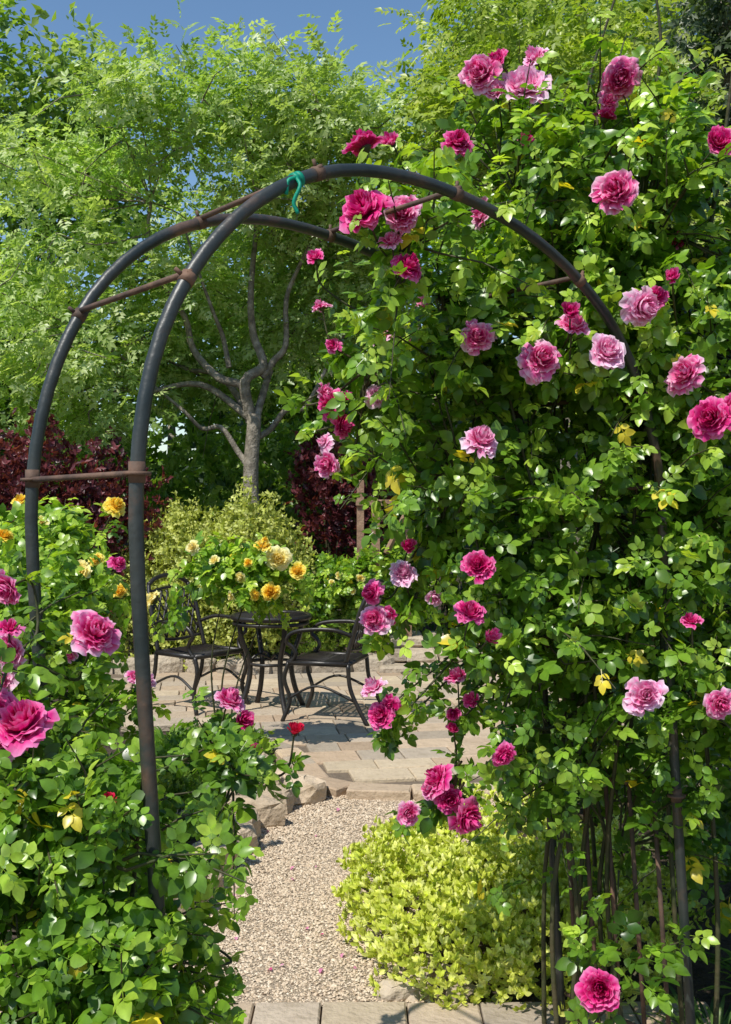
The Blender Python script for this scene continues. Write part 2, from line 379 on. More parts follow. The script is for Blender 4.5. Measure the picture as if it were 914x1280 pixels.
# yellow roses
rose_plant('yellow_rose_bush', [(-.70, 6.4, 1.14, .17, .2, .10, 1), (-.92, 6.4, 1.14, .14, .15, .12, .6), (-.52, 6.4, 1.08, .08, .12, .08, .2)],
 95, [(-.62, 6.2, 1.33, .12, 'y'), (-.53, 6.2, 1.27, .17, 'w'), (-.41, 6.2, 1.19, .11, 'y'), (-.57, 6.15, 1.07, .14, 'y'), (-.75, 6.15, 1.16, .08, 'w'), (-1.03, 6.1, 1.34, .09, 'w'),
 (-.66, 6.1, 1.06, .08, 'y'), (-.60, 6.1, 1.38, .06, 'y'), (-.9, 6.1, 1.26, .07, 'w'), (-.80, 6.1, 1.05, .07, 'w'), (-.70, 6.1, 1.25, .07, 'y')], leafL=.13, tone=.3, lnr=(.08, .24),
 canes=[[(-.9, 6.5, 0), (-.90, 6.45, .5), (-.75, 6.4, 1.0), (-.62, 6.35, 1.25)], [(-.92, 6.5, 0), (-.97, 6.45, .6), (-.85, 6.4, 1.2)], [(-.88, 6.5, 0), (-.80, 6.45, .5), (-.55, 6.4, 1.1)]])
rose_plant('yellow_rose_bush', [(-1.55, 5.2, 1.2, .22, .3, .32, 1), (-1.8, 5.2, 1.2, .3, .3, .3, 1), (-1.7, 5.2, .8, .35, .3, .3, 1)],
 220, [(-1.21, 4.95, 1.575, .12, 'y'), (-1.38, 4.95, 1.26, .13, 'w'), (-1.19, 4.95, 1.17, .10, 'y'), (-1.02, 4.95, 1.12, .12, 'w'), (-1.75, 4.95, 1.43, .1, 'y'), (-1.3, 4.95, 1.32, .08, 'y'), (-1.55, 4.9, 1.5, .09, 'w'), (-1.45, 4.9, 1.1, .08, 'w'), (-1.65, 4.9, 1.6, .09, 'y')], leafL=.125, tone=.25, upl=.3, lnr=(.1, .26))
rose_plant('yellow_rose_bush', [(-.15, 10.0, .9, .3, .3, .2, 1), (-.35, 10.0, .75, .4, .3, .3, 1), (.3, 10.2, .9, .4, .3, .35, 1)],
 180, [(-.05, 9.7, .92, .10, 'w'), (-.25, 9.7, .95, .09, 'w'), (-.12, 9.7, .8, .08, 'w'), (-.32, 9.7, .88, .08, 'w')], leafL=.14, tone=.2)

# ------------------------------------------------------------------ metal arch
arch = empty('garden_arch')
th = math.radians(40); ct, st = math.cos(th), math.sin(th)
Wh = .765; TR = .0128
def arch_line(cx, cy, z0, zbot=0.0, H=.712):
    P = []
    lean = lambda z: .065*max(0, z0-z)
    for z in np.linspace(zbot, z0-.06, 9): P.append((cx-Wh*ct+lean(z), cy-Wh*st, z))
    for a in np.linspace(math.pi, 0, 41):
        n = 2.22
        X = math.copysign(abs(math.cos(a))**(2/n), math.cos(a)); Z = math.sin(a)**(2/n)
        Z *= 1-.10*X
        P.append((cx+X*Wh*ct, cy+X*Wh*st, z0+Z*H))
    for z in np.linspace(z0-.06, zbot, 9): P.append((cx+Wh*ct+lean(z)*.9, cy+Wh*st, z))
    P = np.array(P)
    s_ = np.linspace(0, 1, len(P)); P[:, 0] += .002*np.sin(s_*37+cx*9); P[:, 2] += .002*np.sin(s_*29+cy)*(P[:, 2] > z0)
    for _ in range(2): P[1:-1] = (P[:-2]+2*P[1:-1]+P[2:])/4
    return P
FC = (.195, 2.216); BC = (FC[0]-.283, FC[1]+.336)
PF = arch_line(*FC, 1.53); PB = arch_line(*BC, 1.53)
b = B()
b.tube(PF, TR, 14); b.tube(PB, TR, 14)
b.obj('hoops', [M_metal], True, arch)
b = B()
def rung(i, off=.0):
    p, q = PF[i]+np.array([0, 0, off]), PB[i]+np.array([0, 0, off])
    d = nrm(q-p); m = [p-d*.012, p+(q-p)*.5, q+d*.025]
    b.tube(m, .0062, 8)
    for P in (PF, PB):
        t = nrm(P[i+1]-P[i-1]); b.tube([P[i]-t*.010, P[i]+t*.010], TR+.002, 12)
        n_ = nrm(np.array([0, 0, 1])-t*t[2]); b.tube([P[i]+n_*.01, P[i]+n_*.028], .004, 6)
for i in (16, 23, 29, 36, 43): rung(i, .010)
for (P, z, side) in ((PF, 1.615, 0), (PB, 1.615, 0), (PF, .80, 1), (PB, .80, 1), (PF, .80, 0), (PB, .80, 0), (PF, 1.615, 1), (PB, 1.615, 1)):
    sub = P[:12] if side == 0 else P[-12:]
    k = np.argmin(abs(sub[:, 2]-z)); q = sub[k].copy()
    ord_ = np.argsort(sub[:, 2]); q[0] = np.interp(z, sub[ord_, 2], sub[ord_, 0]); q[1] = np.interp(z, sub[ord_, 2], sub[ord_, 1]); q[2] = z
    b.tube([q+(0, 0, -.016), q+(0, 0, .020)], TR+.0016, 14)
    b.tube([q+(0, 0, -.003), q+(0, 0, .003)], .024, 14)
for side in (0, 1):
    sgn = -1 if side == 0 else 1
    for z in (1.615, .80, .12):
        lean = .065*max(0, 1.53-z)
        p = np.array([FC[0]+sgn*Wh*ct+lean, FC[1]+sgn*Wh*st, z]); q = np.array([BC[0]+sgn*Wh*ct+lean, BC[1]+sgn*Wh*st, z])
        b.tube([p, (p+q)/2, q], .0055, 8)
    for f in (.18, .36, .54, .72, .88):
        a = np.array([FC[0]+sgn*Wh*ct, FC[1]+sgn*Wh*st, 0])*(1-f)+np.array([BC[0]+sgn*Wh*ct, BC[1]+sgn*Wh*st, 0])*f
        b.tube([a+(.10, 0, 0), a+(.048, 0, .80)], .0065, 8)
b.obj('rungs_and_collars', [M_rust], True, arch)
b = B()
for k in (21,):
    p = PF[k+1]; t = nrm(PF[k+2]-PF[k])
    for s in (-.006, .004): b.tube([p+t*s-t*.004, p+t*s+t*.004], TR+.0025, 12)
p = PF[22]
b.tube(catmull([p+(0, -.014, 0), p+(.008, -.026, -.02), p+(-.004, -.024, -.05), p+(.004, -.02, -.07)], 4), [.004]*13, 5)
b.tube(catmull([p+(0, -.014, 0), p+(-.014, -.026, -.01), p+(-.018, -.024, -.035)], 4), [.004]*9, 5)
b.obj('garden_tie', [M_tie], True, arch)

# ------------------------------------------------------------------ ground, path, patio
def grid_sheet(name, x0, x1, y0, y1, n, z, mat, zf=None):
    X, Y = np.meshgrid(np.linspace(x0, x1, n), np.linspace(y0, y1, n)); Z = np.full(X.shape, z, float)
    if zf: Z = Z+zf(X, Y)
    V = np.stack([X.ravel(), Y.ravel(), Z.ravel()], 1)
    F = [(j*n+i, j*n+i+1, (j+1)*n+i+1, (j+1)*n+i) for j in range(n-1) for i in range(n-1)]
    q = B(); q.add(V, F); return q.obj(name, [mat], True)
grid_sheet('ground', -150, 150, -60, 240, 30, 0, M_soil)
grid_sheet('hillside', -90, 90, 27, 120, 40, -.3, M_hill, lambda x, y: 4.5*np.clip((y-27)/25, 0, 1)**.8+.5*np.sin(x*.3)+.3*np.sin(x*.9+y*.3))
yy = [3.18, 3.6, 4.0, 4.4, 4.8, 5.2, 5.6]
xl = [-.80, -.78, -.72, -.66, -.60, -.45, -.35]; xr = [.25, .20, .2, .3, .5, .7, .9]
q = B(); V = []
for y, a, c in zip(yy, xl, xr): V += [(a, y, .010), ((a+c)/2, y, .014), (c, y, .010)]
q.add(V, [(j*3+i, j*3+i+1, j*3+i+4, j*3+i+3) for j in range(6) for i in range(2)])
gp = empty('gravel_path')
q.obj('gravel_bed', [M_gravel], True, gp)
ov = np.array([(1, 0, 0), (.3, .9, .1), (-.8, .6, 0), (-.9, -.4, .1), (.1, -1, 0), (.8, -.6, -.1), (.1, .1, .75), (0, 0, -.6)], float)
of = np.array([(0, 1, 6), (1, 2, 6), (2, 3, 6), (3, 4, 6), (4, 5, 6), (5, 0, 6)])
n = 44000
py = 3.19+2.36*U(0, 1, n)**.9; a = np.interp(py, yy, xl); c = np.interp(py, yy, xr); px = a+(c-a)*U(0, 1, n)
P = np.stack([px, py, .012+U(0, .004, n)], 1)
R = frames(nrm(rng.normal(size=(n, 3))*[1, 1, .2]), nrm(rng.normal(size=(n, 3))*.3+[0, 0, 1]))
S = rng.lognormal(math.log(.0048), .30, n)
tone = ramp3((.40, .29, .19), (.66, .52, .37), (.82, .70, .54), np.clip(rng.normal(.5, .22, n), 0, 1))
q = B(); q.scatter(ov, of, P, R, S[:, None]*np.array([1, .8, .8]), tone); q.obj('pebbles', [M_peb], False, gp)

PCOL = [(.48, .39, .29), (.44, .37, .29), (.53, .44, .32), (.40, .34, .27), (.51, .40, .29), (.46, .35, .25)]
def pave(name, inside, x0, x1, y0, y1, rot, org, top, rows=(.20, .26), lens=(.2, .42), bed=None, gap=.008, jit=.0012, border=None):
    root = empty(name); q = B(); cr, sr = math.cos(rot), math.sin(rot)
    y = y0
    while y < y1:
        h = U(*rows); x = x0+U(-.3, 0)
        while x < x1:
            l = U(*lens); cx, cy = x+l/2, y+h/2
            wx, wy = org[0]+cx*cr-cy*sr, org[1]+cx*sr+cy*cr
            if inside(wx, wy):
                c = np.array(PCOL[rng.integers(len(PCOL))])*U(.82, 1.12)
                q.box((wx, wy, top-.025+U(-.002, .002)), (l-gap, h-gap, .05), rot, .006, c, jit=jit)
            x += l
        y += h
    if border:
        L_ = np.array(border)
        for (ax, ay), (bx, by) in zip(L_[:-1], L_[1:]):
            le = math.hypot(bx-ax, by-ay); n_ = max(1, round(le/.24))
            for i in range(n_):
                f = (i+.5)/n_; c = np.array(PCOL[rng.integers(len(PCOL))])*U(.85, 1.12)
                q.box((ax+(bx-ax)*f, ay+(by-ay)*f, top-.033), (le/n_-.008, .16, .084), math.atan2(by-ay, bx-ax), .010, c, jit=.002)
    q.obj('paving_stones', [M_paver], False, root)
    s = B(); s.add(np.array(bed), [tuple(range(len(bed)))]); s.obj('sand_bed', [M_sand], False, root)
bx_ = [(-1.15, 7.02), (-.80, 6.85), (-.50, 6.45), (-.36, 6.05), (-.28, 5.72), (-.10, 5.56), (.25, 5.52), (.8, 5.56), (1.6, 5.66), (2.2, 5.7)]
def ins(x, y):
    if y > 9.5 or x > 2.2: return False
    if x > -.25: return y > np.interp(x, [-.25, -.10, .25, .8, 1.6, 2.2], [5.70, 5.56, 5.52, 5.56, 5.66, 5.7])+.17
    return y > 5.8 and x > np.interp(y, [5.72, 6.05, 6.45, 6.85, 7.02, 7.4, 9.5], [-.28, -.36, -.5, -.8, -1.15, -2.2, -2.5])+.18
pave('patio', ins, -4, 5, -3, 7, math.radians(9), (0, 5.6), .055,
     rows=(.21, .27), lens=(.20, .42), border=bx_,
     bed=[(-.22, 5.72, .036), (-.08, 5.62, .036), (.25, 5.58, .036), (2.2, 5.75, .036), (2.2, 9.6, .036), (-2.4, 9.6, .036), (-2.1, 7.5, .036), (-1.1, 7.08, .036), (-.74, 6.9, .036), (-.42, 6.45, .036), (-.3, 6.05, .036)])
pave('stepping_paving', lambda x, y: y < 3.2 and y > -1, -1.2, 1.0, -1.13, 3.1, 0, (0, 0), .03, rows=(.205, .206), lens=(.20, .27), gap=.006, jit=.0006,
     bed=[(-1.1, -1.2, .004), (.9, -1.2, .004), (.9, 3.2, .004), (-1.1, 3.2, .004)])

def rock(q, c, s, col, rot=None):
    nu, nv = 11, 8; V = []
    ph = rng.uniform(0, 6, 6); rot = U(0, 3) if rot is None else rot
    for j in range(nv):
        f = -math.pi/2+math.pi*j/(nv-1)
        for i in range(nu):
            a = i/nu*2*math.pi
            r = 1+.14*math.sin(2*a+ph[0])+.10*math.sin(3*a+ph[1]+f*2)+.06*math.sin(5*a+ph[2])
            e = lambda t: math.copysign(abs(t)**.5, t)
            x, y, z = e(math.cos(f))*math.cos(a)*r, e(math.cos(f))*math.sin(a)*r, e(math.sin(f))*(1+.1*math.sin(a+ph[3]))
            x *= s[0]/2; y *= s[1]/2; z *= s[2]/2
            V.append((c[0]+x*math.cos(rot)-y*math.sin(rot), c[1]+x*math.sin(rot)+y*math.cos(rot), c[2]+z))
    F = [(j*nu+i, j*nu+(i+1) % nu, (j+1)*nu+(i+1) % nu, (j+1)*nu+i) for j in range(nv-1) for i in range(nu)]
    q.add(np.array(V)+rng.normal(0, .004, (len(V), 3)), F, col)
q = B()
pts = [(-.36, 5.48), (-.46, 5.28), (-.54, 5.06), (-.58, 4.84), (-.60, 4.62), (-.64, 4.38), (-.67, 4.13), (-.72, 3.88), (-.78, 3.6), (-.50, 5.70), (-.66, 5.40), (-.70, 6.1), (-.74, 5.0)]
for (x, y) in pts:
    rock(q, (x+U(-.03, .03), y, .06), (U(.20, .32), U(.15, .22), U(.12, .18)), np.array((.62, .50, .37))*U(.8, 1.15))
for (x, y) in [(.12, 3.26), (.2, 3.40), (.3, 3.25), (.28, 3.35)]:
    rock(q, (x, y, .02), (U(.10, .16), U(.08, .12), .08), np.array((.50, .42, .32))*U(.8, 1.15))
q.obj('rock_edging', [M_stone], False)
q = B()
for lvl in range(3):
    x = .12+.04*lvl
    while x < 1.5:
        l = U(.22, .4); q.box((x+l/2, 9.72+.22*lvl, .06+.115*lvl), (l-.015, .42, .11), U(-.03, .03), .02, np.array((.52, .44, .34))*U(.75, 1.15), jit=.006); x += l
q.obj('stone_steps', [M_stone], False)
q = B(); x = -3
while x < .1:
    l = U(.2, .4); rock(q, (x, 9.72+.12*math.sin(x), .08), (l*1.1, .26, U(.16, .26)), np.array((.48, .41, .32))*U(.75, 1.1), U(-.2, .2)); x += l
q.obj('stone_border', [M_stone], False)
n = 30; P = np.stack([U(-.7, .2, n), U(3.3, 5.4, n), np.full(n, .024)], 1)
q = B(); q.scatter(*leaflet(1, .4, .5, .3), P, frames(nrm(rng.normal(size=(n, 3))*[1, 1, .1]), nrm(rng.normal(size=(n, 3))*.3+[0, 0, 1])), U(.012, .026, n), lerp((.6, .05, .22), (.8, .4, .55), U(0, 1, n)))
q.obj('fallen_petals', [M_petal])

# ------------------------------------------------------------------ patio furniture
def xf(root, loc, ang):
    root.location = loc; root.rotation_euler = (0, 0, ang)
def chair(loc, ang):
    root = empty('patio_chair'); q = B()
    for s in (-1, 1):
        q.tube(catmull([(s*.25, .22, .42), (s*.255, .25, .30), (s*.25, .21, .15), (s*.27, .26, .0)], 6), .016, 8)
        q.tube(catmull([(s*.24, -.22, .42), (s*.245, -.24, .25), (s*.25, -.31, .10), (s*.255, -.37, 0)], 6), .016, 8)
        q.tube(catmull([(s*.24, -.20, .42), (s*.235, -.25, .60), (s*.23, -.31, .80), (s*.20, -.36, .93)], 6), .017, 8)
        q.tube(catmull([(s*.235, -.255, .62), (s*.28, -.12, .665), (s*.29, .08, .66), (s*.285, .19, .63), (s*.275, .225, .57), (s*.265, .18, .53), (s*.26, .16, .48), (s*.25, .20, .42)], 5), .015, 8)
        q.tube(catmull([(s*.255, .23, .16), (s*.25, 0, .26), (s*.25, -.28, .16)], 6), .010, 6)
        q.tube([(s*.25, .22, .42), (s*.24, -.22, .42)], .020, 8)
    q.tube([(-.25, .22, .42), (.25, .22, .42)], .020, 8); q.tube([(-.24, -.22, .42), (.24, -.22, .42)], .018, 8)
    q.tube(catmull([(-.2, -.36, .93), (-.12, -.375, .975), (0, -.38, .995), (.12, -.375, .975), (.2, -.36, .93)], 6), .018, 8)
    q.tube(catmull([(-.235, -.235, .52), (0, -.24, .50), (.235, -.235, .52)], 6), .012, 8)
    q.tube(catmull([(-.212, -.34, .875), (0, -.355, .90), (.212, -.34, .875)], 6), .011, 8)
    yb = lambda z: np.interp(z, [.5, .9], [-.235, -.35])
    for k in range(-6, 7):
        for sg in (-1, 1):
            x0 = k*.06; x1 = x0+sg*.16
            L = []
            for t in np.linspace(0, 1, 9):
                x = x0+(x1-x0)*t; z = .52+.36*t
                if abs(x) < .225: L.append((x, yb(z), z))
            if len(L) > 1: q.tube(L, .008, 5)
    a = np.linspace(0, 2*np.pi, 17); q.tube(np.stack([.08*np.cos(a), yb(.7+.08*np.sin(a)), .7+.10*np.sin(a)], 1), .012, 6)
    for x in np.linspace(-.22, .22, 15): q.tube([(x, -.21, .425), (x, 0, .412), (x, .215, .425)], .010, 5)
    for y in np.linspace(-.18, .18, 8): q.tube([(-.24, y, .42), (0, y, .410), (.24, y, .42)], .009, 5)
    q.obj('frame', [M_iron], True, root); xf(root, loc, ang)
    return root
chair((-.27, 7.50, .055), math.radians(74))
chair((-1.28, 7.90, .055), math.radians(-128))
tb = empty('patio_table'); q = B(); Rr = .29
a = np.linspace(0, 2*np.pi, 41)
q.tube(np.stack([Rr*np.cos(a), Rr*np.sin(a), np.full(41, .70)], 1), .022, 8)
q.tube(np.stack([Rr*.97*np.cos(a), Rr*.97*np.sin(a), np.full(41, .655)], 1), .014, 8)
for x in np.linspace(-.27, .27, 17):
    h = math.sqrt(Rr*Rr-x*x); q.tube([(x, -h, .70), (x, h, .70)], .012, 5); q.tube([(-h, x, .703), (h, x, .703)], .011, 5)
for k in range(4):
    an = k*math.pi/2+.5; c, s = math.cos(an), math.sin(an)
    q.tube(catmull([(.26*c, .26*s, .69), (.24*c, .24*s, .55), (.17*c, .17*s, .35), (.20*c, .20*s, .15), (.27*c, .27*s, 0)], 6), .020, 8)
    q.tube(catmull([(.0, 0, .38), (.1*c, .1*s, .42), (.18*c, .18*s, .37)], 5), .011, 6)
q.tube(np.stack([.17*np.cos(a), .17*np.sin(a), np.full(41, .35)], 1), .012, 8)
q.obj('frame', [M_iron], True, tb); xf(tb, (-.72, 7.80, .055), 0)

# wooden trellis
q = B()
q.box((-.05, 10, .93), (.07, .05, 1.86), 0, .005); q.box((.10, 10, .83), (.08, .05, 1.66), 0, .005)
q.box((.18, 9.96, 1.64), (.55, .028, .06), 0, .005); q.box((.42, 10, .84), (.06, .05, 1.60), 0, .005)
q.tube([(.40, 9.93, 1.55), (.20, 9.93, 1.15)], .028, 4)
q.obj('wooden_trellis', [M_wood], False)

# ------------------------------------------------------------------ small leafed shrubs
def shrub(name, blobs, n, size, cols, mat, tmpl, up=.6, parent=None, shell=(.75, 1.05), k=1, stems=True):
    root = empty(name); bl = np.array(blobs, float); vol = bl[:, 3]*bl[:, 5]+.01; idx = rng.choice(len(bl), n, p=vol/vol.sum())
    d = nrm(rng.normal(size=(n, 3))+[0, -.1, .35])
    lump = 1+.10*np.sin(d[:, :1]*9+idx[:, None])+.10*np.sin(d[:, 2:]*11+d[:, 1:2]*7+idx[:, None]*2)
    P0 = bl[idx, :3]+d*bl[idx, 3:6]*U(*shell, (n, 1))*lump
    P0 += rng.normal(0, size*.3, (n, 3))
    q = B(); t0 = U(0, 1, n)
    for j in range(k):
        perp = nrm(np.cross(d, rng.normal(size=(n, 3))))
        D = nrm(d*.6+perp*(1 if k > 1 else .6)+[0, 0, up]); N = nrm(d+SUN*.4+rng.normal(size=(n, 3))*.5)
        m = P0[:, 2] > .015
        t = np.clip(t0*.7+.3*U(0, 1, n), 0, 1)
        q.scatter(*tmpl, P0[m], frames(D, N)[m], (size*U(.7, 1.3, n))[m], ramp3(*cols, t)[m])
    q.obj('foliage', [mat], True, root)
    if stems:
        s = B()
        for (x, y, z, rx, ry, rz) in blobs:
            for i in range(6):
                e = np.array([x, y, z])+nrm(rng.normal(size=3))*[rx*.7, ry*.7, rz*.6]
                s.tube([(x+U(-.1, .1)*rx, y, 0), (x+(e[0]-x)*.4, y+(e[1]-y)*.4, max(.02, e[2]*.5)), e], [.012, .009, .004], 5)
        s.obj('stems', [M_cane], True, root)
    return root
mound = [(.36, 3.75, .12, .42, .55, .22), (.15, 3.95, .10, .24, .36, .18), (.62, 3.55, .12, .36, .45, .20), (.30, 3.40, .06, .24, .24, .16), (.50, 4.1, .16, .4, .35, .22), (.85, 3.8, .1, .3, .4, .22)]
shrub('golden_shrub', mound, 7000, .027, ((.38, .47, .04), (.68, .72, .11), (.86, .86, .38)), M_lime, LEAF1, up=1.0, k=5, shell=(.82, 1.12))
shrub('golden_bush', [(-1.35, 9.9, .8, .55, .5, .7), (-1.8, 9.9, .75, .4, .4, .75), (-.85, 10.0, .75, .35, .4, .6), (-1.1, 9.8, .9, .35, .4, .75), (-2.1, 10, .6, .4, .4, .6)], 7500, .085, ((.24, .29, .04), (.50, .54, .10), (.70, .71, .24)), M_lime, BUN6, up=1.3, shell=(.7, 1.15), k=1)
PUR = ((.05, .012, .016), (.15, .030, .042), (.32, .08, .09))
shrub('purple_shrub', [(-3.2, 9.6, 1.4, .7, .5, .95), (-2.5, 10.0, 1.2, .5, .5, .9), (-4.0, 9.6, 1.3, .6, .5, .95)], 3200, .13, PUR, M_tree, BUN, shell=(.5, 1.08))
shrub('purple_shrub', [(-.40, 11.6, 1.7, .42, .5, .75), (-.1, 11.8, 1.4, .35, .4, .7)], 1500, .13, PUR, M_tree, BUN, shell=(.5, 1.08))
DG = ((.026, .060, .010), (.08, .16, .028), (.19, .28, .06))
MG = ((.055, .13, .02), (.17, .30, .035), (.36, .48, .07))
LG = ((.14, .23, .03), (.30, .42, .055), (.5, .58, .12))
shrub('border_plant', [(-.5, 9.95, .3, .3, .2, .3), (-1.0, 10, .3, .35, .2, .28), (-.1, 9.95, .35, .3, .2, .3), (-1.6, 9.95, .3, .4, .2, .3), (.3, 10.5, .5, .3, .2, .35)], 2400, .08, LG, M_tree, BUN, up=.9)
shrub('border_plant', [(-.80, 6.3, .08, .18, .3, .12), (-.95, 5.9, .10, .25, .35, .15), (-.90, 4.9, .10, .12, .3, .14), (-1.1, 4.4, .2, .24, .4, .25)], 2400, .06, MG, M_tree, BUN, up=.9)
shrub('border_plant', [(1.1, 4.8, .4, .4, .5, .5), (1.6, 4.2, .6, .5, .6, .7), (1.2, 5.3, .4, .3, .3, .4), (1.9, 5.2, .9, .6, .5, .9), (1.5, 3.4, .4, .3, .3, .5)], 3200, .10, DG, M_tree, BUN, up=.4, shell=(.5, 1.05))
shrub('hedge', [(x, 13.2+U(-.5, .5), U(.9, 1.5), .9, .7, U(1.2, 1.9)) for x in np.arange(-9, 9.5, 1.0)], 7000, .24, MG, M_tree, BUN, up=.3, shell=(.6, 1.08))
shrub('hedge', [(x, 9.8+U(-.2, .4), U(.8, 1.4), .7, .5, U(1.0, 1.6)) for x in np.arange(2.6, 6.5, .7)]+[(x, 8.5, U(.6, .9), .6, .6, .9) for x in np.arange(-6.5, -3.8, .6)], 5500, .17, MG, M_tree, BUN, up=.3, shell=(.6, 1.08))
def blades(name, cx, cy, r, n, L, cols):
    q = B(); tv = []; nseg = 5
    for i in range(nseg+1):
        t = i/nseg; w = .035*(1-t**2)+.002; tv += [(-w, t*.8, .9*t-.55*t*t), (w, t*.8, .9*t-.55*t*t)]
    tv = np.array(tv)[:, [0, 1, 2]]; tf = np.array([(2*i, 2*i+1, 2*i+3, 2*i+2) for i in range(nseg)])
    a = U(0, 2*np.pi, n); P = np.stack([cx+r*np.cos(a)*U(0, 1, n), cy+r*np.sin(a)*U(0, 1, n), np.zeros(n)], 1)
    b2 = a+U(-.6, .6, n); R = frames(np.stack([np.cos(b2), np.sin(b2), np.zeros(n)], 1), np.tile([0, 0, 1.], (n, 1)))
    s = L*U(.6, 1.2, n); q.scatter(tv, tf, P, R, np.stack([s, s*U(.3, 1, n), s*U(.8, 1.4, n)], 1), ramp3(*cols, U(0, 1, n)))
    q.obj(name, [M_tree])
for (x, y) in [(-.95, 6.2), (-1.05, 5.5), (-.85, 5.6), (-1.25, 6.5)]: blades('grass_clump', x, y, .12, 150, .34, MG)
blades('grass_clump', 1.02, 2.95, .1, 160, .22, DG)
blades('grass_clump', 1.3, 3.2, .1, 120, .3, MG)

# ------------------------------------------------------------------ trees
def tree(name, base, th_, tr, crowns, ncl, nsp, L, cols, tmpl, cl_r=.55, limbs=6, mat=M_tree, droop=.25, cone=False, flat=.6, lead=()):
    root = empty(name); cr = np.array(crowns, float); w = cr[:, 3]*cr[:, 5]; idx = rng.choice(len(cr), ncl, p=w/w.sum())
    d = nrm(rng.normal(size=(ncl, 3))); rad = U(.25, 1, (ncl, 1))**.6
    C = cr[idx, :3]+d*cr[idx, 3:6]*rad
    if cone:
        z0, z1 = C[:, 2].min(), C[:, 2].max(); f = 1-(C[:, 2]-z0)/(z1-z0)
        C[:, 0] = base[0]+(C[:, 0]-base[0])*(.2+f); C[:, 1] = base[1]+(C[:, 1]-base[1])*(.2+f)
    s = B(); top = np.array([base[0]+U(-.1, .1), base[1], th_])
    bs = np.array([base[0], base[1], -.05])
    P = catmull([bs, bs+(top-bs)*.35+[.04, 0, 0], bs+(top-bs)*.7+[-.04, 0, 0], top], 5)
    s.tube(P, np.linspace(tr*1.15, tr*.80, len(P))*(1+.35*np.exp(-np.linspace(0, 9, len(P)))), 12)
    LP = []
    for ld_, lr in lead:
        a = [np.array(p)+rng.normal(0, .03, 3) for p in ld_]
        a2 = [a[0]]
        for p_, q_ in zip(a[:-1], a[1:]): a2 += [(p_+q_)/2+rng.normal(0, .07, 3), q_]
        Q = catmull(a2, 4); s.tube(Q, np.linspace(tr*lr, tr*lr*.3, len(Q)), 9, cap=False)
        LP += [(p, np.interp(k, [0, len(Q)], [tr*lr*.8, tr*.12])) for k, p in enumerate(Q) if k > 6]
    order = rng.permutation(ncl)[:limbs]
    for i in order:
        e = C[i]; m1 = top+(e-top)*.35+[0, 0, .18*np.linalg.norm((e-top)[:2])]+rng.normal(0, .06, 3); m2 = top+(e-top)*.7+rng.normal(0, .12, 3)
        Q = catmull([top-[0, 0, .08], m1, m2, e], 6); s.tube(Q, np.linspace(tr*.5, tr*.1, len(Q)), 8, cap=False)
        LP += [(p, np.interp(k, [0, len(Q)], [tr*.4, tr*.08])) for k, p in enumerate(Q) if k > 4]
    LPp = np.array([p for p, _ in LP])
    for i in range(ncl):
        dd = np.linalg.norm(LPp-C[i], axis=1); k = dd.argmin()
        if dd[k] > .05:
            a = LPp[k]; e = C[i]; m = (a+e)/2+rng.normal(0, .08, 3)*min(1, dd[k])
            s.tube(catmull([a, m, e], 3), np.linspace(LP[k][1]*.7, .006, 7), 6, cap=False)
        for _ in range(2):
            e = C[i]+rng.normal(0, cl_r*.6, 3); s.tube([C[i], (C[i]+e)/2+rng.normal(0, .04, 3), e], [.009, .006, .003], 4, cap=False)
    s.obj('trunk_and_limbs', [M_bark], True, root)
    n = ncl*nsp; ci = np.repeat(np.arange(ncl), nsp)
    off = rng.normal(size=(n, 3))*[1, 1, flat]; sc = (cl_r*U(.6, 1.25, ncl))[ci]
    Pp = C[ci]+off*sc[:, None]*.62
    D = nrm(nrm(off)*.9+nrm(C[ci]-top)*.35+rng.normal(size=(n, 3))*.5+[0, 0, -droop]); N = nrm(SUN*.8+[0, 0, .3]+rng.normal(size=(n, 3))*.5)
    t = np.clip(rng.normal(.45, .2, n)+(U(-.25, .25, ncl))[ci], 0, 1)
    q = B(); q.scatter(*tmpl, Pp, frames(D, N), L*U(.7, 1.3, n), ramp3(*cols, t))
    q.obj('foliage', [mat], True, root)
LOC = ((.19, .31, .055), (.42, .54, .16), (.72, .78, .44))
tree('locust_tree', (-1.2, 11), 2.6, .092, [(-1.6, 11, 5.3, 2.0, 1.5, 1.15), (-3.1, 11, 4.2, 1.2, 1.3, 1.6), (-.4, 11.2, 5.1, 1.1, 1.2, 1.1), (-3.4, 10.6, 3.2, 1.0, 1, .9), (-.1, 11.6, 3.9, .6, .5, .6), (-1.6, 11.9, 3.6, 1.3, .4, .8), (-2.3, 10.7, 3.9, .5, .4, .6), (-1.0, 10.6, 4.4, .5, .3, .3)], 98, 115, .19, LOC, PIN, limbs=3, cl_r=.5,
     lead=[([(-1.2, 11, 2.5), (-1.32, 11, 2.9), (-1.85, 11, 3.3), (-2.2, 10.9, 4.1), (-2.3, 10.9, 4.9)], .62), ([(-1.2, 11, 2.55), (-1.1, 11, 3.1), (-1.22, 11, 3.9), (-1.05, 11, 5.2)], .7), ([(-1.12, 11, 3.05), (-.80, 11, 3.4), (-.72, 11, 4.1), (-.4, 11, 5.0)], .45),
           ([(-1.55, 10.95, 3.05), (-1.6, 10.8, 3.7), (-1.9, 10.8, 4.6)], .34), ([(-1.18, 11, 2.3), (-.85, 11.1, 2.62), (-.55, 11.1, 2.8), (-.15, 11.2, 3.6)], .42), ([(-1.22, 11, 2.0), (-1.5, 11, 2.5), (-1.95, 11, 2.7), (-2.9, 11, 3.5)], .40)])
MID = ((.08, .17, .028), (.24, .37, .06), (.50, .60, .16))
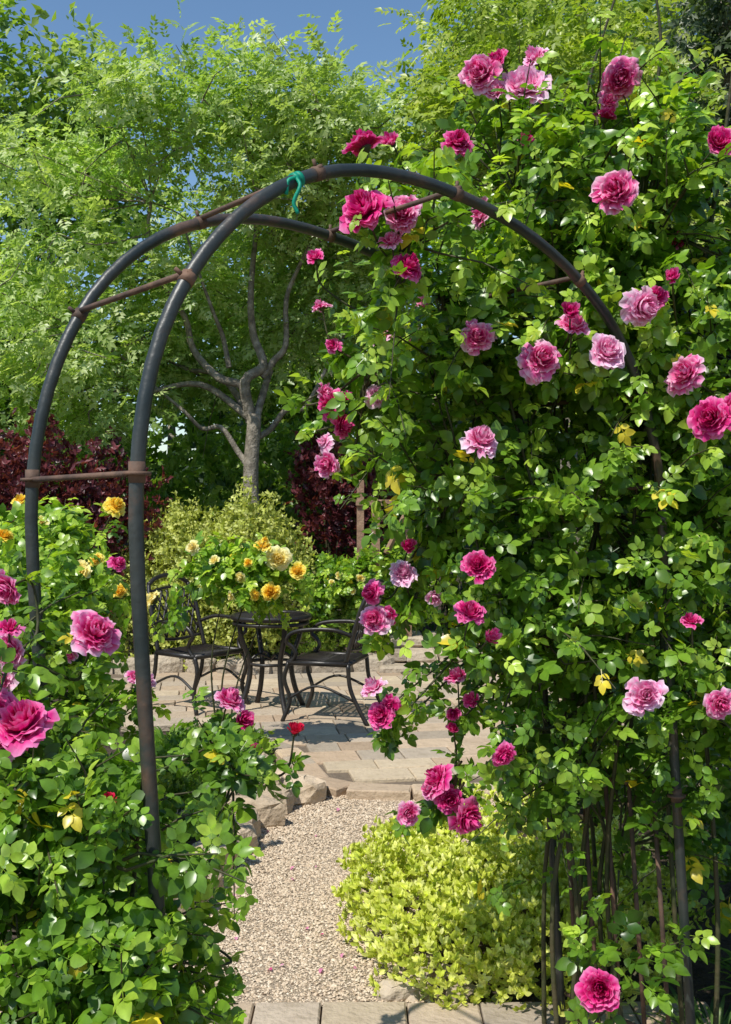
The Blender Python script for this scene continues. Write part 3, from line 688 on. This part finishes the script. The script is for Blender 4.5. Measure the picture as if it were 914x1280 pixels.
tree('shade_tree', (-6.5, 16), 3, .2, [(-6, 16, 6.4, 2.6, 2, 3.0), (-4.6, 16, 7.8, 1.2, 1.5, 1.5), (-7, 16, 4, 2, 2, 2)], 70, 100, .30, MID, BUN6, cl_r=.8)
tree('shade_tree', (1.2, 17), 3, .2, [(1.9, 17, 7.8, 1.5, 1.5, 2.2), (.2, 17, 4.6, 1.6, 1.5, 2.0), (3.2, 17, 8.2, 1.6, 1.5, 2.6), (-2, 18, 4.2, 2.2, 1.5, 2.4)], 74, 100, .30, MID, BUN6, cl_r=.8)
tree('oak_tree', (-5.6, 12.5), 2.0, .22, [(-5.5, 12.5, 3.6, 1.1, 1, 2.4), (-6.6, 12.5, 4.4, 1.3, 1, 2.4)], 42, 110, .26, ((.018, .042, .010), (.05, .10, .022), (.12, .19, .045)), BUN, cl_r=.6)
tree('oak_tree', (6.0, 15), 2.5, .25, [(5.5, 15, 5.8, 2.6, 2, 4), (3.6, 15, 5.0, 1.6, 1.5, 3.8)], 66, 100, .32, ((.05, .10, .02), (.16, .25, .045), (.34, .42, .10)), BUN6, cl_r=.8)
tree('conifer_tree', (4.0, 11), 7.2, .18, [(4.0, 11, 4.6, 1.4, 1.4, 3.8)], 60, 100, .26, ((.03, .06, .022), (.09, .13, .06), (.26, .28, .2)), PIN, cl_r=.5, cone=True, droop=.6, flat=.35, limbs=12)
tree('willow_tree', (2.2, 10.5), 2.6, .10, [(1.6, 10.5, 5.8, 1.2, 1, 1.2), (2.3, 10.5, 4.6, 1.1, 1, 1.8)], 50, 110, .20, ((.15, .23, .02), (.34, .44, .055), (.6, .64, .16)), PIN, droop=.8)
root = empty('tree_line')
s = B(); q = B()
for x in np.arange(-34, 35, 2.6):
    y = 27+U(-1.5, 2.5); h = U(5.0, 7.5)
    s.tube([(x, y, 0), (x+.1, y, 2), (x, y, h*.8)], [.25, .2, .06], 7)
    n = 420; d = nrm(rng.normal(size=(n, 3))); P = np.array([x, y, h*.52])+d*[1.9, 1.6, h*.5]*U(.5, 1.05, (n, 1))*(1+.2*np.sin(d[:, :1]*7+x))
    q.scatter(*BUN, P, frames(nrm(d+rng.normal(size=(n, 3))*.6), nrm(d+[0, -.2, .8])), U(.5, .9, n), ramp3(*DG, U(0, 1, n)*U(.6, 1)))
q.obj('foliage', [M_tree], True, root); s.obj('trunks', [M_bark], True, root)

# ------------------------------------------------------------------ light, sky, camera
w = bpy.data.worlds.new('World'); scene.world = w; w.use_nodes = True
nt = w.node_tree; bg = nt.nodes['Background']; sk = nt.nodes.new('ShaderNodeTexSky'); sk.sky_type = 'NISHITA'; sk.sun_disc = False
el = math.asin(SUN[2]); sk.sun_elevation = el; sk.sun_rotation = math.atan2(SUN[0], SUN[1]) % (2*math.pi)
sk.air_density = 1.15; sk.dust_density = .2; sk.ozone_density = 1.6
hs = nt.nodes.new('ShaderNodeHueSaturation'); hs.inputs['Saturation'].default_value = 1.12
nt.links.new(sk.outputs[0], hs.inputs['Color']); nt.links.new(hs.outputs[0], bg.inputs[0]); bg.inputs[1].default_value = .14
ld = bpy.data.lights.new('sun', 'SUN'); ld.energy = 5.0; ld.angle = math.radians(.5); ld.color = (1, .96, .88)
lo = bpy.data.objects.new('sun', ld); scene.collection.objects.link(lo)
lo.rotation_euler = Vector(-SUN).to_track_quat('-Z', 'Y').to_euler(); lo.location = (-4, -4, 9)
cam = bpy.data.cameras.new('camera'); cam.sensor_width = 36; cam.lens = 36; cam.clip_end = 600; cam.clip_start = .05
co = bpy.data.objects.new('camera', cam); scene.collection.objects.link(co); co.location = (0, 0, 1.55); co.rotation_euler = (math.radians(90), 0, 0)
scene.camera = co
scene.view_settings.view_transform = 'Standard'; scene.view_settings.look = 'None'; scene.view_settings.exposure = 0
print('tris', sum(len(o.data.polygons) for o in bpy.data.objects if o.type == 'MESH'))
